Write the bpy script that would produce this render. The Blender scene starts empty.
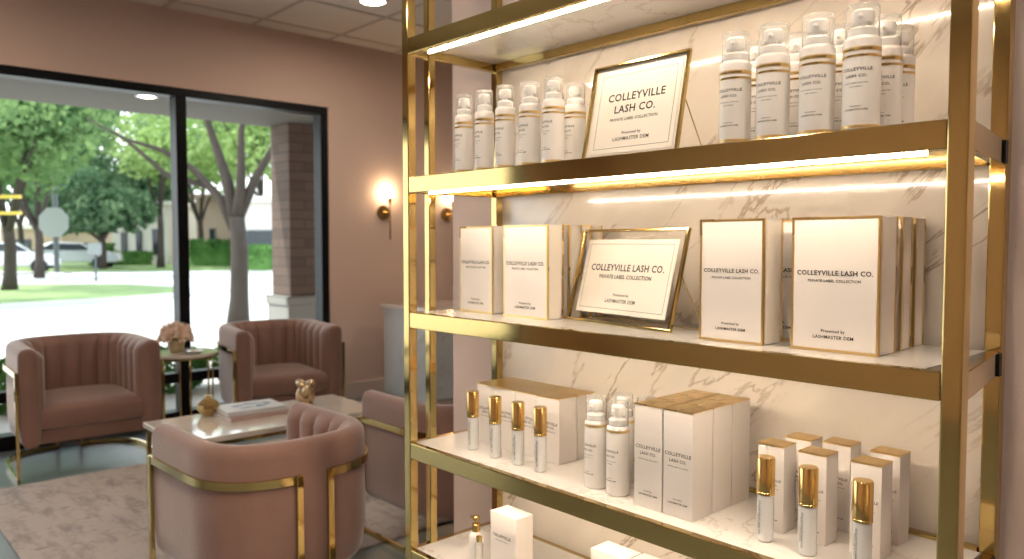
import bpy, bmesh, math, random
from mathutils import Vector, Matrix
R = random.Random(7)
PI = math.pi
scene = bpy.context.scene
COL = scene.collection

# ------------------------------------------------------------------ materials
def mat(name):
    m = bpy.data.materials.new(name); m.use_nodes = True
    nt = m.node_tree; b = nt.nodes['Principled BSDF']
    return m, nt, b
def simple(name, col, rough=0.5, metal=0.0, emit=None, es=0.0, sheen=0.0, noise=0.0, nscale=20, bump=0.0, bscale=60, spec=0.5, coat=0.0):
    m, nt, b = mat(name)
    b.inputs['Base Color'].default_value = (*col, 1)
    b.inputs['Roughness'].default_value = rough
    b.inputs['Metallic'].default_value = metal
    b.inputs['Specular IOR Level'].default_value = spec
    b.inputs['Coat Weight'].default_value = coat
    if emit:
        b.inputs['Emission Color'].default_value = (*emit, 1); b.inputs['Emission Strength'].default_value = es
    if sheen:
        b.inputs['Sheen Weight'].default_value = sheen; b.inputs['Sheen Roughness'].default_value = 0.4
        b.inputs['Sheen Tint'].default_value = (1, .92, .90, 1)
    tc = nt.nodes.new('ShaderNodeTexCoord')
    if noise:
        n = nt.nodes.new('ShaderNodeTexNoise'); n.inputs['Scale'].default_value = nscale; n.inputs['Detail'].default_value = 5
        nt.links.new(tc.outputs['Object'], n.inputs['Vector'])
        mx = nt.nodes.new('ShaderNodeMix'); mx.data_type = 'RGBA'
        mx.inputs[6].default_value = (*[c * (1 - noise) for c in col], 1)
        mx.inputs[7].default_value = (*[min(1, c * (1 + noise)) for c in col], 1)
        nt.links.new(n.outputs['Fac'], mx.inputs[0]); nt.links.new(mx.outputs[2], b.inputs['Base Color'])
    if bump:
        n2 = nt.nodes.new('ShaderNodeTexNoise'); n2.inputs['Scale'].default_value = bscale; n2.inputs['Detail'].default_value = 4
        nt.links.new(tc.outputs['Object'], n2.inputs['Vector'])
        bp = nt.nodes.new('ShaderNodeBump'); bp.inputs['Strength'].default_value = bump; bp.inputs['Distance'].default_value = 0.01
        nt.links.new(n2.outputs['Fac'], bp.inputs['Height']); nt.links.new(bp.outputs['Normal'], b.inputs['Normal'])
    return m

def marble(name, base, vein, scale=2.2, rough=0.14, amount=0.75, coord='Object', warm=(0.62, 0.45, 0.28)):
    m, nt, b = mat(name)
    N = nt.nodes.new; L = nt.links.new
    tc = N('ShaderNodeTexCoord')
    mp = N('ShaderNodeMapping'); mp.vector_type = 'TEXTURE'; mp.inputs['Rotation'].default_value = (0.1, -0.80, 0.15); mp.inputs['Scale'].default_value = (2.0, .8, .55)
    L(tc.outputs[coord], mp.inputs['Vector'])
    n1 = N('ShaderNodeTexNoise'); n1.inputs['Scale'].default_value = scale; n1.inputs['Detail'].default_value = 7; n1.inputs['Roughness'].default_value = .58; n1.inputs['Distortion'].default_value = .25
    L(mp.outputs[0], n1.inputs['Vector'])
    s = N('ShaderNodeMath'); s.operation = 'SUBTRACT'; s.inputs[1].default_value = .5; L(n1.outputs['Fac'], s.inputs[0])
    a = N('ShaderNodeMath'); a.operation = 'ABSOLUTE'; L(s.outputs[0], a.inputs[0])
    r = N('ShaderNodeValToRGB'); r.color_ramp.elements[0].position = 0.0; r.color_ramp.elements[0].color = (1, 1, 1, 1)
    r.color_ramp.elements[1].position = 0.012; r.color_ramp.elements[1].color = (0, 0, 0, 1)
    L(a.outputs[0], r.inputs['Fac'])
    n2 = N('ShaderNodeTexNoise'); n2.inputs['Scale'].default_value = scale * 1.3; n2.inputs['Detail'].default_value = 3
    L(mp.outputs[0], n2.inputs['Vector'])
    r2 = N('ShaderNodeValToRGB'); r2.color_ramp.elements[0].position = .38; r2.color_ramp.elements[1].position = .58
    L(n2.outputs['Fac'], r2.inputs['Fac'])
    mu = N('ShaderNodeMath'); mu.operation = 'MULTIPLY'; L(r.outputs['Color'], mu.inputs[0]); L(r2.outputs['Color'], mu.inputs[1])
    mu2 = N('ShaderNodeMath'); mu2.operation = 'MULTIPLY'; mu2.inputs[1].default_value = amount; L(mu.outputs[0], mu2.inputs[0])
    n3 = N('ShaderNodeTexNoise'); n3.inputs['Scale'].default_value = scale * 1.1; n3.inputs['Detail'].default_value = 6
    L(mp.outputs[0], n3.inputs['Vector'])
    c0 = N('ShaderNodeMix'); c0.data_type = 'RGBA'; c0.inputs[6].default_value = (*base, 1); c0.inputs[7].default_value = (*[c * .86 for c in base], 1)
    rr = N('ShaderNodeValToRGB'); rr.color_ramp.elements[0].position = .45; rr.color_ramp.elements[1].position = .75; L(n3.outputs['Fac'], rr.inputs['Fac']); L(rr.outputs['Color'], c0.inputs[0])
    cv = N('ShaderNodeMix'); cv.data_type = 'RGBA'; cv.inputs[6].default_value = (*vein, 1); cv.inputs[7].default_value = (*warm, 1); L(n3.outputs['Fac'], cv.inputs[0])
    c1 = N('ShaderNodeMix'); c1.data_type = 'RGBA'; L(mu2.outputs[0], c1.inputs[0]); L(c0.outputs[2], c1.inputs[6]); L(cv.outputs[2], c1.inputs[7])
    L(c1.outputs[2], b.inputs['Base Color']); b.inputs['Roughness'].default_value = rough
    b.inputs['Coat Weight'].default_value = .6; b.inputs['Coat Roughness'].default_value = .03
    return m

def glass(name, tint=(1, 1, 1), gl=0.10, rough=0.0, white=0.0):
    m, nt, b = mat(name); nt.nodes.remove(b)
    N = nt.nodes.new; L = nt.links.new
    out = nt.nodes['Material Output']
    t = N('ShaderNodeBsdfTransparent'); t.inputs[0].default_value = (*tint, 1)
    g = N('ShaderNodeBsdfGlossy'); g.inputs['Roughness'].default_value = rough; g.inputs[0].default_value = (1, 1, 1, 1)
    fr = N('ShaderNodeLayerWeight'); fr.inputs['Blend'].default_value = gl
    mx = N('ShaderNodeMixShader'); L(fr.outputs['Fresnel'], mx.inputs[0]); L(t.outputs[0], mx.inputs[1]); L(g.outputs[0], mx.inputs[2])
    last = mx
    if white:
        d = N('ShaderNodeBsdfDiffuse'); d.inputs[0].default_value = (.95, .94, .92, 1)
        tr = N('ShaderNodeBsdfTranslucent'); tr.inputs[0].default_value = (.95, .94, .92, 1)
        m1 = N('ShaderNodeMixShader'); m1.inputs[0].default_value = .5; L(d.outputs[0], m1.inputs[1]); L(tr.outputs[0], m1.inputs[2])
        m2 = N('ShaderNodeMixShader'); m2.inputs[0].default_value = white; L(mx.outputs[0], m2.inputs[1]); L(m1.outputs[0], m2.inputs[2]); last = m2
    L(last.outputs[0], out.inputs['Surface'])
    return m

def brass(name, col=(0.58, 0.43, 0.17), rough=.08):
    m, nt, b = mat(name)
    N = nt.nodes.new; L = nt.links.new
    b.inputs['Base Color'].default_value = (*col, 1); b.inputs['Metallic'].default_value = 1
    tc = N('ShaderNodeTexCoord'); n = N('ShaderNodeTexNoise'); n.inputs['Scale'].default_value = 6; n.inputs['Detail'].default_value = 3
    L(tc.outputs['Object'], n.inputs['Vector'])
    mr = N('ShaderNodeMapRange'); mr.inputs['To Min'].default_value = rough * .75; mr.inputs['To Max'].default_value = rough * 1.3
    L(n.outputs['Fac'], mr.inputs['Value']); L(mr.outputs[0], b.inputs['Roughness'])
    return m

def bricks(name, c1, c2, mortar, bw, rh, ms=.012, rough=.9):
    m, nt, b = mat(name); N = nt.nodes.new; L = nt.links.new
    tc = N('ShaderNodeTexCoord')
    sx = N('ShaderNodeSeparateXYZ'); L(tc.outputs['Object'], sx.inputs[0])
    ad = N('ShaderNodeMath'); ad.operation = 'ADD'; L(sx.outputs[0], ad.inputs[0]); L(sx.outputs[1], ad.inputs[1])
    cx = N('ShaderNodeCombineXYZ'); L(ad.outputs[0], cx.inputs[0]); L(sx.outputs[2], cx.inputs[1])
    br = N('ShaderNodeTexBrick'); L(cx.outputs[0], br.inputs['Vector'])
    br.inputs['Color1'].default_value = (*c1, 1); br.inputs['Color2'].default_value = (*c2, 1); br.inputs['Mortar'].default_value = (*mortar, 1)
    br.inputs['Scale'].default_value = 1; br.inputs['Brick Width'].default_value = bw; br.inputs['Row Height'].default_value = rh; br.inputs['Mortar Size'].default_value = ms
    L(br.outputs['Color'], b.inputs['Base Color']); b.inputs['Roughness'].default_value = rough
    return m

def foliage(name, c1, c2, tr=.35):
    m, nt, b = mat(name); nt.nodes.remove(b); N = nt.nodes.new; L = nt.links.new
    out = nt.nodes['Material Output']
    oi = N('ShaderNodeTexCoord'); n = N('ShaderNodeTexNoise'); n.inputs['Scale'].default_value = .9; n.inputs['Detail'].default_value = 4
    L(oi.outputs['Object'], n.inputs['Vector'])
    mx = N('ShaderNodeMix'); mx.data_type = 'RGBA'; mx.inputs[6].default_value = (*c1, 1); mx.inputs[7].default_value = (*c2, 1)
    rp = N('ShaderNodeValToRGB'); rp.color_ramp.elements[0].position = .38; rp.color_ramp.elements[1].position = .62; L(n.outputs['Fac'], rp.inputs[0]); L(rp.outputs[0], mx.inputs[0])
    d = N('ShaderNodeBsdfDiffuse'); t = N('ShaderNodeBsdfTranslucent'); L(mx.outputs[2], d.inputs[0]); L(mx.outputs[2], t.inputs[0])
    s = N('ShaderNodeMixShader'); s.inputs[0].default_value = tr; L(d.outputs[0], s.inputs[1]); L(t.outputs[0], s.inputs[2]); L(s.outputs[0], out.inputs['Surface'])
    return m

BR = brass('brass'); BRD = brass('brass_aged', (0.70, 0.50, 0.22), .22)
GOLDFOIL = brass('gold_foil', (0.86, 0.63, 0.27), .28)
CAPGOLD = brass('cap_gold', (0.80, 0.54, 0.20), .12)
MARBLE = marble('marble_cream', (.77, .70, .62), (.17, .14, .12), 2.6, .13, .9, warm=(.45, .32, .20))
MARBLE_S = marble('marble_shelf', (.84, .81, .77), (.45, .41, .38), 2.6, .16, .6)
MARBLE_T = marble('marble_table', (.74, .69, .63), (.40, .36, .32), 4.0, .12, .5)
MARBLE_D = marble('marble_grey', (.66, .68, .70), (.25, .27, .30), 3.0, .25, .8)
VELVET = simple('velvet_pink', (.25, .138, .108), .7, sheen=1.0, noise=.3, nscale=4, bump=.12, bscale=90)
WALL = simple('wall_paint', (.74, .555, .475), .8, noise=.02, nscale=3, bump=.05, bscale=200)
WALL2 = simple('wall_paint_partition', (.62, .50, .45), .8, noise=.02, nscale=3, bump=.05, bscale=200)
TRIMP = simple('trim_paint', (.74, .60, .54), .55)
BLACK = simple('black_aluminium', (.004, .0045, .006), .4, spec=.25)
PACK = simple('carton_white', (.78, .73, .69), .45, noise=.01)
PACKE = simple('carton_cream', (.84, .77, .68), .5)
PLAST = simple('plastic_white', (.80, .77, .74), .28, coat=.2)
FROST = simple('plastic_frosted', (.80, .80, .80), .18, coat=.5)
PUMPW = simple('pump_white', (.92, .91, .90), .3)
CLEAR = glass('overcap_clear', (.99, .99, .985), .08, .06, .20)
INK = simple('print_black', (.02, .018, .016), .6)
INKG = simple('print_gold', (.50, .34, .10), .4)
CARD = simple('card_white', (.80, .75, .70), .5)
PANE = glass('window_glass', (.95, .97, .96), .06, 0)
PHGLASS = glass('photo_glass', (.98, .98, .97), .03, .03)
CONC = simple('concrete_pale', (.62, .60, .57), .85, noise=.06, nscale=2)
ASPH = simple('road_pale', (.52, .52, .52), .85, noise=.06, nscale=.6)
GRASS = simple('grass', (.23, .32, .12), .9, noise=.3, nscale=1.5, bump=.5, bscale=20)
BRICK = bricks('brick_brown', (.17, .115, .09), (.12, .082, .065), (.10, .075, .06), .42, .10, .008)
STONE = bricks('limestone_block', (.36, .35, .32), (.30, .29, .27), (.20, .19, .17), .42, .26, .008)
SOFF = simple('soffit_paint', (.12, .105, .085), .8)
BARK = simple('bark', (.06, .046, .037), .95, noise=.3, nscale=8, bump=.8, bscale=20)
STUC = simple('stucco_white', (.72, .68, .62), .9)
STUCP = simple('stucco_tan', (.52, .38, .30), .9)
DWIN = simple('dark_window', (.03, .04, .05), .15)
METG = simple('metal_grey', (.09, .10, .105), .7)
SIGNG = simple('sign_back', (.24, .26, .26), .5)
YEL = simple('yellow_paint', (.75, .55, .08), .5)
CARW = simple('car_white', (.75, .76, .78), .2, coat=.6)
CARB = simple('car_silver', (.50, .53, .56), .2, coat=.6)
TYRE = simple('tyre', (.02, .02, .02), .8)
LEAF1 = foliage('leaf_mid', (.10, .18, .075), (.22, .33, .13))
LEAF2 = foliage('leaf_bright', (.25, .38, .12), (.38, .50, .20))
LEAF3 = foliage('leaf_dark', (.08, .15, .08), (.16, .25, .13))
HEDG = foliage('leaf_hedge', (.06, .15, .04), (.14, .28, .08), .2)
PEACH = simple('petal_peach', (.95, .76, .64), .6, sheen=.2, noise=.08)
PINKP = simple('petal_pink', (.80, .45, .46), .6, noise=.08)
STEM = simple('stem_green', (.10, .22, .07), .6)
POT = simple('pot_sand', (.50, .40, .24), .4, noise=.1)
PAPER = simple('paper_edges', (.72, .70, .68), .8)

def wave_floor():
    m, nt, b = mat('floor_grey'); N = nt.nodes.new; L = nt.links.new
    tc = N('ShaderNodeTexCoord'); n = N('ShaderNodeTexNoise'); n.inputs['Scale'].default_value = 1.6; n.inputs['Detail'].default_value = 7
    L(tc.outputs['Object'], n.inputs['Vector'])
    mx = N('ShaderNodeMix'); mx.data_type = 'RGBA'; mx.inputs[6].default_value = (.15, .19, .215, 1); mx.inputs[7].default_value = (.24, .285, .31, 1)  # blue of the reflected sky is tinted into the floor colour
    L(n.outputs['Fac'], mx.inputs[0]); L(mx.outputs[2], b.inputs['Base Color']); b.inputs['Roughness'].default_value = .28
    return m
FLOOR = wave_floor()
def rugmat():
    m, nt, b = mat('rug_wool'); N = nt.nodes.new; L = nt.links.new
    tc = N('ShaderNodeTexCoord')
    mp = N('ShaderNodeMapping'); mp.inputs['Scale'].default_value = (1, 2.6, 1); L(tc.outputs['Object'], mp.inputs[0])
    n = N('ShaderNodeTexNoise'); n.inputs['Scale'].default_value = 5; n.inputs['Detail'].default_value = 8; n.inputs['Roughness'].default_value = .7; L(mp.outputs[0], n.inputs['Vector'])
    r = N('ShaderNodeValToRGB'); e = r.color_ramp.elements
    e[0].position = .36; e[0].color = (.30, .25, .23, 1); e[1].position = .52; e[1].color = (.49, .43, .395, 1)
    L(n.outputs['Fac'], r.inputs[0])
    mp2 = N('ShaderNodeMapping'); mp2.inputs['Scale'].default_value = (4, 1.2, 1); L(tc.outputs['Object'], mp2.inputs[0])
    n2 = N('ShaderNodeTexNoise'); n2.inputs['Scale'].default_value = 9; n2.inputs['Detail'].default_value = 3; L(mp2.outputs[0], n2.inputs['Vector'])
    r2 = N('ShaderNodeValToRGB'); r2.color_ramp.elements[0].position = .62; r2.color_ramp.elements[0].color = (0, 0, 0, 1); r2.color_ramp.elements[1].position = .68
    L(n2.outputs['Fac'], r2.inputs[0])
    mx = N('ShaderNodeMix'); mx.data_type = 'RGBA'; L(r2.outputs[0], mx.inputs[0]); L(r.outputs[0], mx.inputs[6]); mx.inputs[7].default_value = (.24, .19, .18, 1)
    L(mx.outputs[2], b.inputs['Base Color']); b.inputs['Roughness'].default_value = .95
    b.inputs['Sheen Weight'].default_value = .3
    bp = N('ShaderNodeBump'); bp.inputs['Strength'].default_value = .4; n3 = N('ShaderNodeTexNoise'); n3.inputs['Scale'].default_value = 180; L(tc.outputs['Object'], n3.inputs['Vector'])
    L(n3.outputs['Fac'], bp.inputs['Height']); L(bp.outputs[0], b.inputs['Normal'])
    return m
RUG = rugmat()
def ceilmat():
    m, nt, b = mat('ceiling_tile'); N = nt.nodes.new; L = nt.links.new
    b.inputs['Roughness'].default_value = .9
    tc = N('ShaderNodeTexCoord'); n = N('ShaderNodeTexNoise'); n.inputs['Scale'].default_value = 60; L(tc.outputs['Object'], n.inputs['Vector'])
    mx = N('ShaderNodeMix'); mx.data_type = 'RGBA'; mx.inputs[6].default_value = (.80, .72, .65, 1); mx.inputs[7].default_value = (.84, .77, .70, 1)
    L(n.outputs['Fac'], mx.inputs[0]); L(mx.outputs[2], b.inputs['Base Color'])
    return m
CEIL = ceilmat()
TBAR = simple('tee_bar', (.58, .50, .44), .6)
WARM = (1.0, .78, .50)
LEDM = simple('led_diffuser', (.9, .9, .9), .4, emit=(1.0, .80, .585), es=54)
DOWN = simple('downlight_lens', (.9, .9, .9), .4, emit=(1.0, .84, .66), es=115)
DOWNX = simple('downlight_lens_outside', (.9, .9, .9), .4, emit=(1.0, .9, .8), es=12)
GLOBE = simple('sconce_globe', (.9, .9, .9), .4, emit=(1.0, .74, .44), es=34)

# ------------------------------------------------------------------ mesh helpers
class MB:
    def __init__(s): s.v = []; s.f = []
    def box(s, a, b):
        (x0, y0, z0), (x1, y1, z1) = a, b; n = len(s.v)
        s.v += [(x0,y0,z0),(x1,y0,z0),(x1,y1,z0),(x0,y1,z0),(x0,y0,z1),(x1,y0,z1),(x1,y1,z1),(x0,y1,z1)]
        s.f += [[n+i for i in q] for q in ((3,2,1,0),(4,5,6,7),(0,1,5,4),(1,2,6,5),(2,3,7,6),(3,0,4,7))]
        return s
    def lathe(s, prof, seg=24, c=(0, 0, 0)):
        n = len(s.v); k = len(prof)
        for i in range(seg):
            a = 2*PI*i/seg
            for r, z in prof: s.v.append((c[0]+r*math.cos(a), c[1]+r*math.sin(a), c[2]+z))
        for i in range(seg):
            j = (i+1) % seg
            for q in range(k-1):
                s.f.append([n+i*k+q, n+j*k+q, n+j*k+q+1, n+i*k+q+1])
        if prof[0][0] > 1e-5: s.f.append([n+i*k for i in range(seg)][::-1])
        if prof[-1][0] > 1e-5: s.f.append([n+i*k+k-1 for i in range(seg)])
        return s
    def tube(s, pts, rad, seg=8, flat=None, closed=False):
        # flat=(w,h): rectangular section, w sideways (horizontal), h vertical
        pts = [Vector(p) for p in pts]; n = len(s.v); m = len(pts)
        secs = 4 if flat else seg
        prev = None
        for i, p in enumerate(pts):
            if closed: t = pts[(i+1) % m]-pts[i-1]
            else: t = pts[min(i+1, m-1)]-pts[max(i-1, 0)]
            t.normalize()
            if flat:
                up = Vector((0, 0, 1)) if abs(t.z) < .9 else (prev if prev else Vector((1, 0, 0)))
                side = t.cross(up).normalized(); u2 = side.cross(t).normalized()
                if abs(t.z) < .9: prev = side.copy()
                w, h = flat[0]/2, flat[1]/2
                for a, b in ((-w,-h),(w,-h),(w,h),(-w,h)): s.v.append(tuple(p+side*a+u2*b))
            else:
                if prev is None: prev = Vector((0, 0, 1)) if abs(t.z) < .9 else Vector((1, 0, 0))
                side = t.cross(prev).normalized(); u2 = side.cross(t).normalized(); prev = u2.copy()
                r = rad[i] if isinstance(rad, (list, tuple)) else rad
                for q in range(seg):
                    a = 2*PI*q/seg; s.v.append(tuple(p+side*(r*math.cos(a))+u2*(r*math.sin(a))))
        rng = range(m) if closed else range(m-1)
        for i in rng:
            j = (i+1) % m
            for q in range(secs):
                w = (q+1) % secs
                s.f.append([n+i*secs+q, n+i*secs+w, n+j*secs+w, n+j*secs+q])
        if not closed:
            s.f.append([n+q for q in range(secs)][::-1]); s.f.append([n+(m-1)*secs+q for q in range(secs)])
        return s
    def prism(s, poly, z0, z1, axis='z'):
        n = len(s.v); k = len(poly)
        for z in (z0, z1):
            for a, b in poly:
                s.v.append((a, b, z) if axis == 'z' else ((a, z, b) if axis == 'y' else (z, a, b)))
        s.f.append([n+i for i in range(k)][::-1]); s.f.append([n+k+i for i in range(k)])
        for i in range(k):
            j = (i+1) % k; s.f.append([n+i, n+j, n+k+j, n+k+i])
        return s
    def xf(s, M, start=0):
        s.v[start:] = [tuple(M @ Vector(p)) for p in s.v[start:]]; return s

def fixn(me):
    bm = bmesh.new(); bm.from_mesh(me); bmesh.ops.recalc_face_normals(bm, faces=bm.faces); bm.to_mesh(me); bm.free()
def obj(name, mb, m, parent=None, loc=(0, 0, 0), rot=(0, 0, 0), smooth=False, bevel=0, bseg=2, sub=0, norm=True, label=None):
    me = bpy.data.meshes.new(name); me.from_pydata([tuple(v) for v in mb.v], [], mb.f); me.update()
    if norm: fixn(me)
    me.materials.append(m)
    o = bpy.data.objects.new(name, me); COL.objects.link(o)
    o.location = loc; o.rotation_euler = rot
    if parent: o.parent = parent
    if smooth:
        for p in me.polygons: p.use_smooth = True
        if smooth == 'auto':
            try: me.set_sharp_from_angle(angle=math.radians(38))
            except Exception: pass
    if bevel:
        md = o.modifiers.new('b', 'BEVEL'); md.width = bevel; md.segments = bseg; md.limit_method = 'ANGLE'; md.angle_limit = math.radians(40)
        md.harden_normals = False
    if sub:
        md = o.modifiers.new('s', 'SUBSURF'); md.levels = sub; md.render_levels = sub
    if label: o['label'] = label
    return o
def tag(o, label, cat, group=None, kind=None):
    o['label'] = label; o['category'] = cat
    if group: o['group'] = group
    if kind: o['kind'] = kind
    return o
def struct(o):
    o['kind'] = 'structure'; return o
def empty(name, loc, rz=0, sc=1):
    o = bpy.data.objects.new(name, None); COL.objects.link(o); o.location = loc; o.rotation_euler = (0, 0, rz); o.scale = (sc, sc, sc)
    o.empty_display_size = .1
    return o
def copy_tree(o, parent=None):
    c = o.copy(); COL.objects.link(c); c.parent = parent
    for ch in list(o.children): copy_tree(ch, c)
    return c

# ------------------------------------------------------------------ lettering
def text_raw(s):
    cu = bpy.data.curves.new('t', 'FONT'); cu.body = s; cu.size = 1; cu.align_x = 'CENTER'; cu.resolution_u = 2; cu.space_character = 1.08
    cu.offset = .02
    o = bpy.data.objects.new('t', cu); COL.objects.link(o)
    bpy.context.view_layer.update()
    dg = bpy.context.evaluated_depsgraph_get()
    me = bpy.data.meshes.new_from_object(o.evaluated_get(dg))
    vs = [tuple(v.co) for v in me.vertices]; fs = [list(p.vertices) for p in me.polygons]
    bpy.data.objects.remove(o); bpy.data.curves.remove(cu); bpy.data.meshes.remove(me)
    x0 = min(v[0] for v in vs); x1 = max(v[0] for v in vs); y0 = min(v[1] for v in vs)
    return [((v[0]-(x0+x1)/2)/(x1-x0), (v[1]-y0)/(x1-x0)) for v in vs], fs
_tc = {}
def letters(lines, wrapR=None, y=-.0006):
    """lines: (string, width, z of baseline, x centre); returns MB facing -Y"""
    mb = MB()
    for s, w, z, xc in lines:
        if s not in _tc: _tc[s] = text_raw(s)
        vs, fs = _tc[s]; n = len(mb.v)
        for a, b in vs:
            x = xc + a*w; zz = z + b*w
            if wrapR:
                an = x/wrapR; mb.v.append((wrapR*math.sin(an), -wrapR*math.cos(an), zz))
            else: mb.v.append((x, y, zz))
        mb.f += [[n+i for i in f] for f in fs]
    return mb
def put_letters(lines, m, parent, wrapR=None, y=-.0006, rot=(0, 0, 0), loc=(0, 0, 0)):
    cut = [i for i in range(1, len(lines)) if lines[i-1][2]-lines[i][2] > .02]
    if cut:
        put_letters(lines[:cut[0]], m, parent, wrapR, y, rot, loc); lines = lines[cut[0]:]
    return obj('lettering', letters(lines, wrapR, y), m, parent, loc, rot, norm=False)

# ================================================================== THE ROOM
XW = -5.41      # window wall plane
HC = 2.82
WY0, WY1, WZ = -2.6, 3.045, 2.30
XR, YB, YF = 2.6, -3.4, 6.4
w = MB().box((XW-.22, YB-.1, 0), (XW, WY0, HC+.05)).box((XW-.22, WY0, WZ), (XW, WY1, HC+.05)).box((XW-.22, WY1, 0), (XW, YF, HC+.05))
struct(obj('wall_left', w, WALL))
PX0 = -2.068
w = MB().box((PX0, 1.632, 0), (XR, 1.80, HC+.05))
struct(obj('wall_right', w, WALL2))
struct(obj('wall_back', MB().box((XW-.2, YF, 0), (XR+.1, YF+.15, HC+.05)), WALL))
struct(obj('wall_front', MB().box((XW-.2, YB-.15, 0), (XR+.1, YB, HC+.05)), WALL))
struct(obj('wall_side', MB().box((XR, YB, 0), (XR+.12, YF, HC+.05)), WALL))
struct(obj('floor', MB().box((XW-.2, YB-.15, -.08), (XR+.12, YF+.15, 0)), FLOOR))
# ceiling and its tee bar grid
struct(obj('ceiling', MB().box((XW-.2, YB-.15, HC), (XR+.12, YF+.15, HC+.08)), CEIL))
g = MB()
x = -4.61-.61
while x < XR:
    g.box((x-.012, YB, HC-.006), (x+.012, YF, HC+.002)); x += .61
y = 1.83-.61*8
while y < YF:
    if y > YB: g.box((XW, y-.012, HC-.0062), (XR, y+.012, HC+.002))
    y += .61
struct(obj('trim_1', g, TBAR))
# marble cladding on the partition
mp = obj('trim_2', MB().box((-1.80, 1.618, 0), (-.43, 1.634, HC)), MARBLE); struct(mp)
# right-hand jamb beside the marble
# baseboards
struct(obj('baseboard_left', MB().box((XW, WY1+.06, 0), (XW+.016, YF, .13)), TRIMP, bevel=.004))
struct(obj('baseboard_right', MB().box((PX0, 1.618, 0), (-1.81, 1.632, .12)).box((-.42, 1.618, 0), (XR, 1.632, .12)), TRIMP, bevel=.004))
# window
MY = 1.935
fr = MB()
D0, D1 = XW-.13, XW-.01
fr.box((D0, WY0, WZ-.055), (D1, WY1, WZ)).box((D0, WY0, 0), (D1, WY1, .09)).box((D0, WY1-.06, .09), (D1, WY1, WZ-.055)).box((D0, WY0, .09), (D1, WY0+.06, WZ-.055))
for yy in (MY, -.35): fr.box((D0, yy-.036, .09), (D1, yy+.036, WZ-.055))
ys = [WY0+.06, -.35-.036, -.35+.036, MY-.036, MY+.036, WY1-.06]
for i in (0, 2, 4): fr.box((D0+.01, ys[i], .29), (D1-.01, ys[i+1], .355))
wf = struct(obj('window_1', fr, BLACK, bevel=.004))
pn = MB()
for i in (0, 2, 4):
    pn.box((XW-.075, ys[i]-.005, .35), (XW-.069, ys[i+1]+.005, WZ-.05)).box((XW-.075, ys[i]-.005, .085), (XW-.069, ys[i+1]+.005, .295))
obj('pane', pn, PANE, wf)

# ceiling downlights (recessed)
def downlight(loc, label, m=DOWN, group=None, r=.075):
    t = empty('recessed_light', loc); tag(t, label, 'ceiling light', group)
    obj('trim_ring', MB().lathe([(r, -.001), (r+.022, -.001), (r+.02, -.008), (r+.002, -.010), (r, -.001)], 28), simple('ring_white_%d' % len(bpy.data.materials), (.8, .78, .75), .5), t, smooth=True)
    obj('lens', MB().lathe([(r, -.004), (r*.9, -.005), (0, -.006)], 28), m, t)
    return t
downlight((-4.35, 2.78, HC), 'round recessed ceiling light at the top edge beside the brass shelf post')
k = 0  # all out of view; some added to brighten the shelf fronts and right wall
for (x, y, lb) in [(-4.35, .3, 'recessed ceiling light over the rug, toward the street end of the room'), (-2.4, .0, 'recessed ceiling light above the blush armchair seen from behind'),
                   (-1.55, .30, 'unseen recessed ceiling light added in front of the product shelves, left'), (-.55, .30, 'unseen recessed ceiling light added in front of the product shelves, right'), (-.95, -.9, 'recessed ceiling light one row out from the product shelves'), (.35, .85, 'unseen recessed ceiling light added near the wall right of the product shelves'), (1.2, -.75, 'recessed ceiling light far right of the product shelves'),
                   (-2.4, -1.9, 'recessed ceiling light behind the viewer, left'), (-.4, -2.2, 'recessed ceiling light behind the viewer, middle'), (-3.3, 4.4, 'recessed ceiling light in the far room beyond the partition')]:
    downlight((x, y, HC), lb)

# ================================================================== DISPLAY SHELF
SX0, SX1, FY = -1.825, -.383, 1.26
SZ = [1.82, 1.435, 1.055, .68, .37]
sh = empty('display_shelf', (0, 0, 0)); tag(sh, 'tall polished brass shelving unit with marble shelves and hidden light strips against the marble wall', 'shelving unit')
def sbox(name, a, b, m, bev=.002, parent=sh): return obj(name, MB().box(a, b), m, parent, bevel=bev)
TOP = 2.62
for (x0, y0, s) in [(SX0, FY, .028), (SX1-.03, FY, .030), (SX0+.003, 1.333, .024), (SX0+.005, 1.588, .026), (-.449, 1.588, .028)]:
    sbox('post', (x0, y0, 0), (x0+s, y0+s, TOP), BR, .0025)
for zi, z in enumerate(SZ+[.06]):
    sbox('front_rail', (SX0+.0285, FY+.001, z-.045), (SX1-.0305, FY+.020, z), BR)
    sbox('back_rail', (SX0+.032, 1.585, z-.045), (-.45, 1.605, z-.002 if z != .68 else z+.006), BR)
    sbox('side_rail', (SX0+.004, FY+.029, z-.045), (SX0+.024, 1.587, z-.001), BR)
    obj('side_rail', MB().prism([(-.404, FY+.031), (-.386, FY+.031), (-.424, 1.5875), (-.442, 1.5875)], z-.045, z-.001), BR, sh, bevel=.002)
    sbox('shelf_panel', (SX0+.0245, FY+.0205, z-.022), (-.443, 1.5845, z-.0005), MARBLE_S, .001)
    if zi < 5:
        q_ = 0 if z > 1.25 else .0055
        l = sbox('light_strip', (-1.735, FY+.026, z-.0490+q_), (-.45, FY+.032, z-.0441+q_), LEDM, 0)
        ch = sbox('strip_channel', (-1.74, FY+.0205, z-.0442+q_), (-.445, FY+.038, z-.0225), BRD, 0)
    bo = obj('joint_bolt', MB().box((-.4235, 1.571, z-.044), (-.4185, 1.586, z-.003)), BLACK, sh)
for zz in (TOP-.03,):
    sbox('front_rail', (SX0+.0285, FY+.001, zz), (SX1-.0305, FY+.02, zz+.03), BR)

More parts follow.
